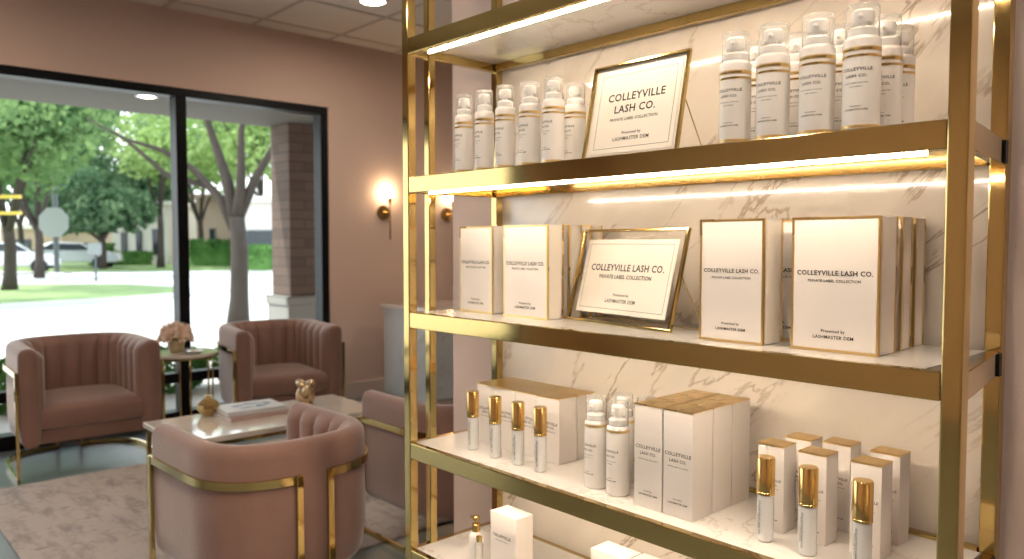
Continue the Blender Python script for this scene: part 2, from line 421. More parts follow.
# ================================================================== PRODUCTS
T1 = 'COLLEYVILLE'; T2 = 'LASH CO.'; T3 = 'COLLEYVILLE LASH CO.'; T4 = 'PRIVATE LABEL COLLECTION'; T5 = 'Presented by'; T6 = 'LASHMASTER DEM'
def make_bottle(bands=2):
    t = empty('pump_bottle', (0, 0, 0)); r = .0265
    obj('body', MB().lathe([(r-.002, 0), (r, .002), (r, .150), (r-.001, .154), (r-.004, .157), (.022, .158)], 36), PLAST, t, smooth='auto')
    zs = [(.1345, .0035), (.1235, .0022)] if bands == 2 else [(.1465, .0030)]
    for z, h in zs:
        obj('gold_band', MB().lathe([(r+.0001, z-h), (r+.0004, z-h), (r+.0004, z+h), (r+.0001, z+h)], 36), GOLDFOIL, t, smooth='auto')
    if bands == 2:
        put_letters([('FOAMING CLEANSER', .045, .1322, .0), ], INK, t, r+.0006)
        put_letters([('GENTLE FORMULA', .034, .1222, .0)], INK, t, r+.0006)
        obj('gold_band', MB().lathe([(r+.0001, .004), (r+.0004, .004), (r+.0004, .009), (r+.0001, .009)], 36), GOLDFOIL, t, smooth='auto')
    put_letters([(T1, .046, .0985, 0), (T2, .031, .0875, 0), (T4, .034, .0775, 0), ('VEGAN FORMULA', .019, .0715, 0), (T5, .016, .0385, 0), (T6, .034, .033, 0)], INK, t, r+.0004)
    p = obj('pump', MB().lathe([(.0195, .158), (.0205, .159), (.0205, .170), (.018, .173), (.012, .175), (.0065, .1755), (.0065, .183), (.0145, .181), (.0155, .183), (.0155, .200), (.013, .203), (0, .204)], 28), PUMPW, t, smooth='auto')
    obj('nozzle', MB().tube([(0, -.008, .191), (.002, -.018, .190)], .0042, 10), PUMPW, p, smooth=True)
    obj('cap', MB().lathe([(.0235, .1585), (.0235, .207), (.0225, .211), (.0195, .2125), (0, .213)], 32), CLEAR, t, smooth='auto', norm=True, label='clear overcap')
    return t
bp2 = make_bottle(2); bp1 = make_bottle(1)
first = {}
def place(proto, loc, rz, label, cat, group, sc=(1, 1, 1)):
    if id(proto) not in first: first[id(proto)] = 1; o = proto
    else: o = copy_tree(proto)
    o.location = loc; o.rotation_euler = (0, 0, rz); o.scale = sc
    return tag(o, label, cat, group)
G2 = 'foam pump bottles on the upper shelf'
z = SZ[1]
for (x, y, s, lb) in [
    (-1.610, 1.31, .92, 'white pump bottle at the left end of the upper shelf'),
    (-1.527, 1.31, .94, 'second white pump bottle from the left end of the upper shelf'),
    (-1.447, 1.31, .96, 'third white pump bottle from the left end, middle of the left-hand front five'),
    (-1.358, 1.31, 1.0, 'fourth white pump bottle from the left end of the upper shelf'),
    (-1.278, 1.31, .98, 'fifth white pump bottle from the left, last of the front row before the framed sign'),
    (-1.292, 1.40, 1.0, 'white pump bottle half hidden between the left front row and the tilted framed sign'),
    (-.799, 1.31, 1.10, 'white pump bottle nearest right of the upper framed sign, front row'),
    (-.722, 1.31, 1.11, 'second white pump bottle right of the upper framed sign, front row'),
    (-.639, 1.31, 1.11, 'third white pump bottle right of the upper framed sign, front row'),
    (-.562, 1.31, 1.12, 'rightmost and largest-looking front pump bottle on the upper shelf'),
    (-.806, 1.405, 1.08, 'back-row pump bottle seen in the first gap right of the upper framed sign'),
    (-.722, 1.405, 1.08, 'back-row pump bottle seen in the middle gap of the right-hand group'),
    (-.642, 1.405, 1.08, 'back-row pump bottle in the gap left of the largest-looking front bottle'),
    (-.563, 1.405, 1.08, 'back pump bottle peeking out directly right of the largest-looking front bottle'),
    (-.573, 1.49, 1.06, 'rearmost pump bottle at the right end of the upper shelf, near the marble wall')]:
    place(bp2, (x, y, z), math.radians(6 if x > -1 else -12), lb, 'pump bottle', G2, (s, s, (.985 if x > -1 else (.975 if x < -1.4 else .955))))
G4 = 'foam pump bottles on the third shelf'
z = SZ[3]
for (x, y, lb) in [(-1.183, 1.357, 'front left pump bottle beside the tall gold-topped cartons on the third shelf'),
                   (-1.113, 1.353, 'front right pump bottle touching the tall gold-topped cartons on the third shelf'),
                   (-1.165, 1.435, 'left back pump bottle behind the two front bottles on the third shelf'),
                   (-1.095, 1.435, 'right back pump bottle mostly hidden beside the tall cartons on the third shelf')]:
    place(bp1, (x, y, z), math.radians(-8), lb, 'pump bottle', G4)

# gift boxes
def gift_box(W, Dp, Ht, x, y, z, rz, label, text=True):
    t = empty('gift_box', (x, y, z), rz); tag(t, label, 'box', 'flat gold-edged gift boxes on the middle shelf')
    e = .0045
    obj('box_body', MB().box((.0008, .0008, .0008), (W-.0008, Dp-.0008, Ht-.0008)), PACK, t, bevel=.0008)
    def ring(y0, y1):
        m = MB(); m.box((0, y0, 0), (W, y1, e)).box((0, y0, Ht-e), (W, y1, Ht)).box((0, y0, e), (e, y1, Ht-e)).box((W-e, y0, e), (W, y1, Ht-e)); return m
    obj('gold_edge', ring(0, .006), GOLDFOIL, t, label='gold foil front edge')
    obj('gold_edge', ring(Dp-.006, Dp), GOLDFOIL, t, label='gold foil back edge')
    obj('spine_panel', MB().box((W-.002, .012, .006), (W-.0004, Dp-.012, Ht-.006)), PACKE, t, label='cream side panel')
    if text:
        put_letters([(T3, W*.86, Ht*.565, W/2), (T4, W*.60, Ht*.515, W/2), (T5, W*.27, Ht*.135, W/2), (T6, W*.46, Ht*.095, W/2)], INK, t, y=.0002)
    return t
z = SZ[2]; HB = .242
gift_box(.152, .060, HB, -1.746, 1.402, z, math.radians(-3), 'leftmost white gift box with gold edges on the middle shelf, front')
gift_box(.172, .058, HB, -1.545, 1.392, z, math.radians(-2), 'white gift box with gold edges second from the left on the middle shelf')
gift_box(.172, .050, HB, -1.540, 1.465, z, math.radians(-2), 'gold-edged gift box directly behind the second one from the left', False)
gift_box(.172, .045, HB, -1.522, 1.530, z, math.radians(-2), 'rearmost left gift box, a thin gold spine left of the lower framed sign', False)
gift_box(.142, .072, HB, -.893, 1.340, z, math.radians(0), 'narrower white gift box right of the lower framed sign, front')
gift_box(.150, .050, HB, -.862, 1.450, z, 0, 'gold-edged gift box behind, seen in the gap between the two right front boxes')
gift_box(.160, .074, HB, -.702, 1.352, z, 0, 'largest-looking white gift box at the right end of the middle shelf, front')
gift_box(.160, .048, HB, -.706, 1.458, z, 0, 'gift box just behind the right-end front box, second spine', False)
gift_box(.160, .048, HB, -.709, 1.530, z, 0, 'rearmost gift box at the right end of the middle shelf, third spine', False)

# framed signs
def sign_frame(x, y, z, rz, W, Ht, lean, lines, label, inset, floating, legdx):
    t = empty('framed_sign', (x, y, z), rz); tag(t, label, 'framed sign', 'gold easel frames on the shelves')
    Rx = (-lean, 0, 0); b = .006
    def F(name, mb, m, parent=t, **k): return obj(name, mb, m, parent, rot=Rx, **k)
    m = MB(); w2 = W/2
    m.box((-w2, 0, 0), (w2, .010, b)).box((-w2, 0, Ht-b), (w2, .010, Ht)).box((-w2, 0, b), (-w2+b, .010, Ht-b)).box((w2-b, 0, b), (w2, .010, Ht-b))
    F('frame', m, BR, bevel=.001)
    F('glass_pane', MB().box((-w2+b, .003, b), (w2-b, .0042, Ht-b)), PHGLASS)
    if not floating: F('mount_board', MB().box((-w2+b, .0075, b), (w2-b, .0095, Ht-b)), CARD)
    i = inset
    c = F('card', MB().box((-w2+i, .0055, i), (w2-i, .0068, Ht-i)), CARD)
    i2 = i+.011; tt = .0009; mm = MB(); y0, y1 = .00525, .0054
    mm.box((-w2+i2, y0, i2), (w2-i2, y1, i2+tt)).box((-w2+i2, y0, Ht-i2-tt), (w2-i2, y1, Ht-i2)).box((-w2+i2, y0, i2), (-w2+i2+tt, y1, Ht-i2)).box((w2-i2-tt, y0, i2), (w2-i2, y1, Ht-i2))
    obj('printed_border', mm, INK, c)
    put_letters(lines, INK, c, None, .0052)
    hz = Ht*.52*math.cos(lean); hy = Ht*.52*math.sin(lean)+.010
    leg = MB().tube([(w2-b-legdx, hy, hz), (w2-b-legdx+.010, hy+.058, .0015), (-w2+b+legdx, hy+.058, .0015), (-w2+b+legdx, hy, hz)], .0014, 6)
    obj('easel_leg', leg, BR, t, label='thin brass wire prop')
    return t
W3, H3 = .372, .236
sign_frame(-1.178, 1.411, SZ[2]+.001, math.radians(-10), W3, H3, math.radians(14),
    [(T3, W3*.70, H3*.555, 0), (T4, W3*.50, H3*.475, 0), (T5, W3*.15, H3*.285, 0), (T6, W3*.29, H3*.225, 0)],
    'wide gold framed sign with clear margins standing on the middle shelf', .026, True, -.004)
W2, H2 = .262, .226
sign_frame(-1.078, 1.330, SZ[1]+.001, 0, W2, H2, math.radians(12),
    [(T1, W2*.60, H2*.60, 0), (T2, W2*.43, H2*.475, 0), (T4, W2*.50, H2*.395, 0), (T5, W2*.20, H2*.245, 0), (T6, W2*.38, H2*.19, 0)],
    'smaller gold framed sign leaning on the upper shelf between the two bottle groups', .016, False, -.004)

# gloss tubes
def make_tube():
    t = empty('gloss_tube', (0, 0, 0)); r = .0158
    obj('tube_body', MB().lathe([(r-.003, 0), (r, .003), (r, .089), (r-.002, .091)], 28), FROST, t, smooth='auto', label='milky white lower tube')
    obj('cap', MB().lathe([(r+.0002, .0905), (r+.0012, .0912), (r+.0012, .095), (r+.0005, .0958), (r+.0012, .0966), (r+.0012, .160), (r-.0002, .1622), (0, .1625)], 28), CAPGOLD, t, smooth='auto', label='polished gold cap')
    vs = letters([(T3, .066, 0, 0)], None, 0)
    mb = MB(); mb.f = vs.f
    for (a, _, b) in vs.v:   # run the words down the tube
        ang = (b-.003)/r + math.radians(8); mb.v.append(((r+.0004)*math.sin(ang), -(r+.0004)*math.cos(ang), .047-a))
    obj('lettering', mb, INK, t, norm=False)
    vs = letters([(T4, .045, 0, 0)], None, 0); mb = MB(); mb.f = vs.f
    for (a, _, b) in vs.v:
        ang = (b+.0045)/r*1.0 - math.radians(40) + math.radians(8); mb.v.append(((r+.0004)*math.sin(ang), -(r+.0004)*math.cos(ang), .047-a))
    obj('lettering', mb, INK, t, norm=False)
    return t
tb = make_tube(); z = SZ[3]
for (x, y, lb) in [(-1.628, 1.353, 'leftmost gold-capped gloss tube on the third shelf'), (-1.527, 1.346, 'second gold-capped gloss tube from the left on the third shelf'),
                   (-1.437, 1.345, 'third gold-capped gloss tube from the left on the third shelf'), (-1.355, 1.344, 'fourth gold-capped gloss tube, nearest the pump bottles'),
                   (-.743, 1.345, 'gold-capped gloss tube right of the tall cartons, left one of three'), (-.656, 1.341, 'middle one of the three gold-capped gloss tubes at right'),
                   (-.555, 1.334, 'rightmost gold-capped gloss tube, cut off by the bottom edge')]:
    place(tb, (x, y, z), math.radians(-18 if x > -1 else 8), lb, 'gloss tube', 'gold-capped gloss tubes on the third shelf')

# cartons with gold tops
def make_carton(W, Dp, Ht, top=True, lines=None):
    t = empty('product_carton', (0, 0, 0))
    obj('carton_body', MB().box((0, 0, 0), (W, Dp, Ht-.0012)), PACK, t, bevel=.0006)
    if top:
        m = MB().box((-.0004, -.0004, Ht-.0028), (W+.0004, .0004, Ht)).box((-.0004, .0002, Ht-.0012), (W+.0004, Dp+.0003, Ht+.0006))
        obj('lid', m, GOLDFOIL, t, label='gold foil top flap')
    else:
        obj('lid_seam', MB().box((.004, -.0003, Ht-.0035), (W-.02, .0002, Ht-.0028)), INKG, t)
    if lines: put_letters(lines, INK, t, y=-.0004)
    return t
tall = make_carton(.0722, .0715, .224, True, [(T1, .065, .128, .036), (T2, .042, .115, .036), (T4, .050, .104, .036), (T5, .022, .035, .036), (T6, .048, .027, .036)])
for i in range(2):
    for j in range(3):
        lb = ['left', 'right'][i] + ' tall white carton with gold top, ' + ['front row', 'middle row', 'back row'][j] + ' of the block of six'
        place(tall, (-1.041+i*.0765, 1.322+j*.0745, SZ[3]), 0, lb, 'carton', 'block of six tall gold-topped cartons')
small = make_carton(.0555, .048, .172, True, [(T1, .044, .100, .028), (T2, .028, .091, .028), (T4, .034, .084, .028), (T6, .030, .022, .028)])
for (x, y, lb) in [(-.790, 1.398, 'small gold-topped carton front left, behind the left gloss tube of three'), (-.705, 1.398, 'small gold-topped carton front middle, behind the middle gloss tube'),
                   (-.608, 1.406, 'small gold-topped carton front right, behind the rightmost gloss tube'), (-.778, 1.486, 'small gold-topped carton in the back row, leftmost'),
                   (-.706, 1.502, 'small gold-topped carton in the back row, middle'), (-.612, 1.500, 'small gold-topped carton in the back row, at the right end')]:
    place(small, (x, y, SZ[3]), 0, lb, 'carton', 'small gold-topped cartons behind the tubes')
mid = make_carton(.0805, .066, .170, True, [(T1, .064, .098, .042), (T2, .042, .088, .042), (T4, .05, .079, .042)])
for i in range(4):
    for j in range(2):
        lb = ['leftmost', 'second', 'third', 'right-end'][i] + ' white carton with gold top in the ' + ['front', 'back'][j] + ' row of the block behind four tubes'
        place(mid, (-1.685+i*.0820, 1.416+j*.0710, SZ[3]), 0, lb, 'carton', 'block of eight cartons behind the left tubes')
plain = make_carton(.100, .062, .165, False, [(T1, .070, .100, .045), (T4, .05, .09, .045)])
for (x, y, lb) in [(-1.540, 1.340, 'plain white carton beside the small pump bottle on the bottom shelf'), (-1.188, 1.347, 'plain white carton peeking over the bottom edge, left of a pair'),
                   (-1.083, 1.352, 'plain white carton peeking over the bottom edge, right of a pair')]:
    place(plain, (x, y, SZ[4]), 0, lb, 'carton', 'plain cartons on the bottom shelf')
# small serum bottle on the lowest shelf
t = empty('serum_bottle', (-1.605, 1.345, SZ[4])); tag(t, 'small white serum bottle with gold pump at the left of the bottom shelf', 'serum bottle')
obj('body', MB().lathe([(.018, 0), (.020, .002), (.020, .075), (.017, .082), (.010, .087)], 28), PLAST, t, smooth='auto')
p = obj('pump', MB().lathe([(.0105, .087), (.0115, .088), (.0115, .108), (.0095, .110), (.0035, .111), (.0035, .118), (.0095, .119), (.0095, .128), (.0075, .130), (0, .130)], 24), CAPGOLD, t, smooth='auto', label='gold pump head')
obj('nozzle', MB().tube([(0, 0, .125), (-.020, -.004, .124)], .003, 8), CAPGOLD, p)
t = empty('clear_vial', (-1.566, 1.322, SZ[4])); tag(t, 'tiny clear vial with gold collar between the serum bottle and the carton', 'vial')
obj('body', MB().lathe([(.010, 0), (.012, .002), (.012, .07), (.008, .076)], 20), CLEAR, t, smooth='auto')
obj('collar', MB().lathe([(.008, .076), (.0085, .077), (.0085, .09), (0, .091)], 20), CAPGOLD, t, smooth='auto')

# ================================================================== SEATING
def ucurve(W, Dd, n=0.0, N=160):
    """plan line of the tub back, from the front of one arm round to the other; n = inset"""
    xf, x0, b = Dd/2, -.02, W/2; a = x0+Dd/2; pts = []
    for i in range(21): pts.append((xf+(x0-xf)*i/20, -b))
    ex = 2/2.5
    for i in range(1, 120):
        th = PI/2*i/60; c = abs(math.cos(th))**ex; s_ = abs(math.sin(th))**ex
        # th 0..pi : y from -b to b, x bulges to -Dd/2
        yy = -b*(abs(math.cos(th))**ex)*(1 if math.cos(th) > 0 else -1); xx = x0-a*s_
        pts.append((xx, yy))
    for i in range(21): pts.append((x0+(xf-x0)*i/20, b))
    # resample evenly
    L = [0]
    for i in range(1, len(pts)): L.append(L[-1]+math.dist(pts[i], pts[i-1]))
    out = []; j = 0
    for k in range(N+1):
        s = L[-1]*k/N
        while j < len(L)-2 and L[j+1] < s: j += 1
        f = (s-L[j])/max(1e-9, L[j+1]-L[j]); out.append((pts[j][0]+(pts[j+1][0]-pts[j][0])*f, pts[j][1]+(pts[j+1][1]-pts[j][1])*f))
    res = []
    for k in range(N+1):
        p0 = out[max(0, k-2)]; p1 = out[min(N, k+2)]; dx, dy = p1[0]-p0[0], p1[1]-p0[1]; l = math.hypot(dx, dy)
        res.append((out[k], (-dy/l if False else dy/l*-1, dx/l)))   # inward normal
    return res, L[-1]
def make_chair():
    W, Dd, Zt, Zb, T = .70, .66, .70, .175, .095
    t = empty('tub_armchair', (0, 0, 0))
    N = 220; base, Lt = ucurve(W, Dd, 0, N)
    # make sure normals point inward
    sgn = 1 if (base[N//2][1][0] > 0) else -1
    nch = 15; wch = Lt/nch
    def prof(k, sh=0.0):
        s = Lt*k/N; fl = abs(math.sin(PI*s/wch))**.6*.034
        P = [(.030, Zb), (.012, Zb+.03), (0, Zb+.12), (0, Zt-.05), (.004, Zt-.022), (.018, Zt-.006), (.040, Zt), (.060, Zt-.001), (T-.014, Zt-.012), (T-.002+fl*.5, Zt-.032), (T+fl, Zt-.06), (T+fl, Zt-.20), (T+fl, .36), (T, .20), (T-.02, Zb)]
        if sh:
            cx = T/2; cz = (Zt+Zb)/2
            P = [(cx+(a-cx)*(1-sh), z+(-.022*sh if z > cz else .022*sh)) for a, z in P]
        return P
    rings = []
    def ring(k, adv, sh):
        (px, py), (nx, ny) = base[k]; nx *= sgn; ny *= sgn
        return [(px+nx*a+adv, py+ny*a, z) for a, z in prof(k, sh)]
    rings.append(ring(0, .022, .75)); rings.append(ring(0, .019, .35)); rings.append(ring(0, .010, .08))
    for k in range(N+1): rings.append(ring(k, 0, 0))
    rings.append(ring(N, .010, .08)); rings.append(ring(N, .019, .35)); rings.append(ring(N, .022, .75))
    mb = MB(); K = len(rings[0])
    for r_ in rings: mb.v += r_
    for i in range(len(rings)-1):
        for q in range(K):
            w_ = (q+1) % K; mb.f.append([i*K+q, i*K+w_, (i+1)*K+w_, (i+1)*K+q])
    mb.f.append(list(range(K))); mb.f.append([(len(rings)-1)*K+q for q in range(K)][::-1])
    obj('channelled_back', mb, VELVET, t, smooth=True)
    # seat base and cushion
    def offs(n, step=4, xfr=None):
        pts = []
        for k in range(0, N+1, step):
            (px, py), (nx, ny) = base[k]; pts.append((px+nx*sgn*n, py+ny*sgn*n))
        if xfr is not None:
            pts[0] = (xfr, pts[0][1]); pts[-1] = (xfr, pts[-1][1])
        return pts
    def stack(levels, n0, xfr, rnd):
        mb = MB(); prev = None
        for z_, ins in levels:
            pl = offs(n0+ins, 4, xfr-ins); n = len(mb.v); k = len(pl)
            mb.v += [(a, b, z_) for a, b in pl]
            if prev is not None:
                for i in range(k):
                    j = (i+1) % k; mb.f.append([prev+i, prev+j, n+j, n+i])
            else: mb.f.append(list(range(n, n+k))[::-1])
            prev = n; kk = k
        mb.f.append(list(range(prev, prev+kk))); return mb
    obj('seat_base', stack([(.178, .03), (.182, .012), (.20, .0), (.258, 0)], .045, Dd/2-.022, 0), VELVET, t, smooth='auto')
    obj('seat_cushion', stack([(.262, .02), (.268, .006), (.285, 0), (.350, 0), (.372, .007), (.384, .018), (.391, .034), (.394, .055)], T+.004, Dd/2+.004, 0), VELVET, t, smooth='auto')
    # brass frame: two loops
    zb_ = Zt-.135
    for sd in (-1, 1):
        ks = [k for k in range(0, N+1) if (k <= N//2 if sd < 0 else k >= N//2)]
        line = []
        for k in ks:
            (px, py), (nx, ny) = base[k]; line.append((px-nx*sgn*.009, py-ny*sgn*.009))
        if sd > 0: line = line[::-1]
        line = [p for p in line if abs(p[1]) > .055][::3]
        band = [(a, b, zb_) for a, b in line]; run = [(a, b, .013) for a, b in line]
        obj('arm_band', MB().tube(band, 0, flat=(.010, .030)), BR, t)
        obj('floor_runner', MB().tube(run, 0, flat=(.012, .024)), BR, t)
        a, b = line[0]
        obj('leg', MB().box((a-.013, b-.008, .0), (a+.013, b+.008, zb_+.015)), BR, t, bevel=.002)
        a, b = line[-1]
        obj('leg', MB().box((a-.008, b-.013, .0), (a+.008, b+.013, zb_+.015)), BR, t, bevel=.002)
    return t
ch = make_chair(); GC = 'blush velvet tub armchairs round the coffee table'
place(ch, (-4.955, 1.165, 0), math.radians(-2), 'blush velvet tub armchair by the window at the left edge, facing the room', 'armchair', GC)
place(ch, (-4.98, 2.375, 0), math.radians(-8), 'blush velvet tub armchair at the far side of the coffee table, right of the flowers', 'armchair', GC)
place(ch, (-2.53, 1.19, .0105), math.radians(182), 'blush velvet tub armchair in the foreground seen from behind', 'armchair', GC, (.86, .86, .865))
place(ch, (-2.56, 2.05, .0105), math.radians(180), 'blush velvet tub armchair partly hidden behind the brass shelf posts', 'armchair', GC, (.86, .86, .865))

# coffee table
t = empty('coffee_table', (-3.56, 1.655, 0)); tag(t, 'low rectangular marble topped coffee table with brass legs on the rug', 'coffee table')
hx, hy = .255, .50
obj('table_top', MB().box((-hx, -hy, .375), (hx, hy, .40)), MARBLE_T, t, bevel=.004)
for sx in (-1, 1):
    for sy in (-1, 1):
        obj('leg', MB().box((sx*(hx-.02)-.010, sy*(hy-.02)-.010, .0), (sx*(hx-.02)+.010, sy*(hy-.02)+.010, .375)), BR, t, bevel=.0015)
    obj('apron_rail', MB().box((sx*(hx-.02)-.008, -hy+.031, .357), (sx*(hx-.02)+.008, hy-.031, .3745)), BR, t)
for sy in (-1, 1):
    obj('apron_rail', MB().box((-hx+.031, sy*(hy-.02)-.008, .357), (hx-.031, sy*(hy-.02)+.008, .3745)), BR, t)
    obj('stretcher', MB().box((-hx+.031, sy*(hy-.02)-.007, .09), (hx-.031, sy*(hy-.02)+.007, .104)), BR, t)
# rug
RUGO = tag(obj('area_rug', MB().box((-4.575, .60, .0), (-2.69, 3.1, .010)), RUG, bevel=.003), 'faded taupe and grey patterned rug under the coffee table', 'rug')
for o in bpy.data.objects:      # furniture on the rug stands on its pile
    if o.name.startswith('coffee_table'): o.location.z = .010
# side table
t = empty('side_table', (-4.99, 1.775, 0)); tag(t, 'small round pale topped side table with thin brass legs between the two window armchairs', 'side table')
obj('table_top', MB().lathe([(0, .538), (.190, .538), (.197, .542), (.197, .556), (.192, .560), (0, .560)], 48), MARBLE_T, t, smooth='auto')
obj('top_ring', MB().lathe([(.175, .528), (.185, .528), (.185, .5375), (.175, .5375), (.175, .528)], 40), BR, t)
for i in range(6):
    a = PI/6+PI/3*i; obj('leg', MB().tube([(.165*math.cos(a), .165*math.sin(a), .012), (.178*math.cos(a), .178*math.sin(a), .532)], .006, 10), BR, t, smooth='auto')
obj('base_ring', MB().tube([(.165*math.cos(2*PI*i/40), .165*math.sin(2*PI*i/40), .008) for i in range(40)], .008, 8, closed=True), BR, t, smooth=True)

# roses
def rose(c, r, nrm, seed):
    rr = random.Random(seed); mb = MB()
    q = Vector(nrm).normalized().to_track_quat('Z', 'Y').to_matrix().to_4x4()
    for L_, (n, ra, h, op) in enumerate([(3, .30, .62, .1), (4, .48, .60, .25), (5, .70, .52, .45), (6, .95, .40, .8)]):
        for i in range(n):
            a0 = 2*PI*i/n+L_*.7+rr.uniform(-.2, .2); wd = 2*PI/n*.72; st = len(mb.v); G = 5
            for u in range(G+1):
                for v in range(G+1):
                    a = a0+wd*(v/G-.5)*(1-.25*(u/G)**2); f = u/G
                    rad = ra*(.25+.75*math.sin(f*PI/2)) + op*.25*f**3; z_ = -.45+(h+.45)*f - op*.25*f**4 + .05*math.sin(v*1.7+i)*f
                    mb.v.append((rad*math.cos(a), rad*math.sin(a), z_))
            for u in range(G):
                for v in range(G): mb.f.append([st+u*(G+1)+v, st+u*(G+1)+v+1, st+(u+1)*(G+1)+v+1, st+(u+1)*(G+1)+v])
    mb.xf(Matrix.Translation(c) @ q @ Matrix.Scale(r, 4)); return mb
def bouquet(name, loc, label, petal, potmb, potm, specs, zst, R_=.055):
    t = empty(name, loc); tag(t, label, 'flowers')
    obj('vase', potmb, potm, t, smooth='auto')
    for i, (x, y, z, r) in enumerate(specs):
        b = obj('bloom', rose((x, y, z), r, (x*1.4, y*1.4, .07), i+3), petal, t, smooth=True, norm=False)
        obj('stem', MB().tube([(x*.2, y*.2, zst), (x*.6, y*.6, (z+zst)/2), (x, y, z-r*.4)], .003, 6), STEM, t)
    lf = MB()
    for i in range(14):
        a = 2*PI*i/14+.2; n = len(lf.v); r0 = .03; r1 = R_*1.25; zz = zst+.045+R.uniform(-.01, .02)
        d = Vector((math.cos(a), math.sin(a), 0)); sd = Vector((-d.y, d.x, 0))*.014
        for p in (d*r0+Vector((0, 0, zz-.01)), d*((r0+r1)/2)+sd+Vector((0, 0, zz+.004)), d*r1+Vector((0, 0, zz-.006)), d*((r0+r1)/2)-sd+Vector((0, 0, zz+.004))): lf.v.append(tuple(p))
        lf.f.append([n, n+1, n+2, n+3])
    obj('leaves', lf, STEM, t, norm=False)
    return t
specs = [(0, 0, .165, .048)]
for i in range(6):
    a = 2*PI*i/6+.3; specs.append((.062*math.cos(a), .062*math.sin(a), .135+.01*math.sin(i*2), .044))
for i in range(7):
    a = 2*PI*i/7; specs.append((.088*math.cos(a), .088*math.sin(a), .095+.008*math.cos(i*3), .036))
bouquet('flower_arrangement', (-5.03, 1.735, .560), 'round bunch of peach roses in a squat sandy pot on the side table', PEACH,
        MB().lathe([(0, 0), (.036, 0), (.042, .006), (.052, .055), (.055, .078), (.050, .080), (.046, .06), (0, .055)], 32), POT, specs, .055)
tag(obj('shallow_dish', MB().lathe([(0, 0), (.028, 0), (.055, .014), (.056, .017), (.052, .017), (.026, .004), (0, .004)], 32), FROST, loc=(-4.89, 1.80, .560), smooth='auto'), 'shallow glassy dish beside the roses on the side table', 'dish')

# table decor
t = empty('faceted_bud_vase', (-3.75, 1.44, .410)); tag(t, 'small faceted gold bud vase at the left of the coffee table', 'vase')
obj('vase_body', MB().lathe([(.026, 0), (.034, .006), (.056, .036), (.054, .056), (.028, .080), (.014, .084), (.014, .092), (.022, .098), (.012, .099), (.008, .09)], 8), BRD, t)
def book(loc, rz, L_, W_, Hh, cov, label, mot=False):
    t = empty('coffee_table_book', loc, rz); tag(t, label, 'book', 'books stacked on the coffee table')
    l2, w2 = L_/2, W_/2
    m = MB().box((-l2, -w2, 0), (l2, w2, .003)).box((-l2, -w2, Hh-.003), (l2, w2, Hh)).box((-l2, -w2, .003), (l2, -w2+.004, Hh-.003))
    c = obj('cover', m, cov, t, bevel=.001)
    obj('pages', MB().box((-l2+.004, -w2+.0042, .0031), (l2-.004, w2-.004, Hh-.0031)), PAPER, t)
    if mot:
        mm = MB()
        for (cx, cy, rx, ry, rot) in [(-.055, .02, .035, .018, .3), (.02, .04, .045, .016, -.2), (.04, -.03, .03, .022, .5), (-.03, -.04, .04, .012, .1), (.085, .01, .018, .03, 0)]:
            n = len(mm.v); K = 14
            for i in range(K):
                a = 2*PI*i/K; rr_ = 1+.18*math.sin(3*a+cx*90); px = rx*rr_*math.cos(a); py = ry*rr_*math.sin(a)
                mm.v.append((cx+px*math.cos(rot)-py*math.sin(rot), cy+px*math.sin(rot)+py*math.cos(rot), Hh+.0004))
            mm.f.append(list(range(n, n+K)))
        obj('cover_print', mm, simple('cover_blue', (.22, .28, .40), .5), t, norm=False, label='soft blue grey blotches printed on the cover')
    return t
COVP = simple('cover_rose', (.50, .36, .34), .5); COVW = simple('cover_white', (.62, .64, .68), .35)
book((-3.63, 1.60, .410), math.radians(92), .30, .22, .022, COVP, 'rose grey hardback at the bottom of the small book stack')
book((-3.635, 1.60, .432), math.radians(86), .285, .205, .022, COVW, 'white hardback with blue grey blotched cover on top of the book stack', True)
# knot sculpture
t = empty('knot_sculpture', (-3.66, 1.91, .410)); tag(t, 'twisted champagne gold knot sculpture near the far end of the coffee table', 'ornament')
pts = []
for i in range(90):
    a = 2*PI*i/90; q_ = (math.sin(a)+2*math.sin(2*a), math.cos(a)-2*math.cos(2*a), -math.sin(3*a))
    pts.append((q_[0]*.0185, q_[2]*.020, .075+q_[1]*.0175))
obj('knot', MB().tube(pts, .0215, 14, closed=True), brass('champagne', (.62, .46, .29), .3), t, smooth=True)
obj('foot', MB().lathe([(0, 0), (.038, 0), (.040, .004), (.034, .010), (0, .014)], 24), brass('champagne_foot', (.62, .46, .29), .3), t, smooth='auto')

# reception desk with vase of pink flowers
t = empty('reception_desk', (-4.92, 3.95, 0)); tag(t, 'grey marble clad reception desk in the far corner behind the brass shelf posts', 'desk')
obj('marble_front', MB().box((-.28, -.55, .06), (.28, .80, .735)), MARBLE_D, t, bevel=.003)
obj('plinth', MB().box((-.26, -.53, 0), (.26, .78, .06)), TRIMP, t)
obj('counter_top', MB().box((-.30, -.57, .735), (.30, .82, .765)), MARBLE_T, t, bevel=.003)
obj('corner_trim', MB().box((.281, -.551, .06), (.286, -.54, .735)), BR, t)
sp2 = [(0, 0, .20, .05)]+[(.07*math.cos(1.05*i), .07*math.sin(1.05*i), .165, .045) for i in range(6)]
bouquet('pink_flower_vase', (-4.86, 4.16, .765), 'pink flowers in a white vase on the reception desk, glimpsed between the shelf posts', PINKP,
        MB().lathe([(0, 0), (.03, 0), (.045, .02), (.05, .06), (.03, .10), (.028, .12), (.034, .125), (.026, .12), (0, .02)], 28), PLAST, sp2, .10)

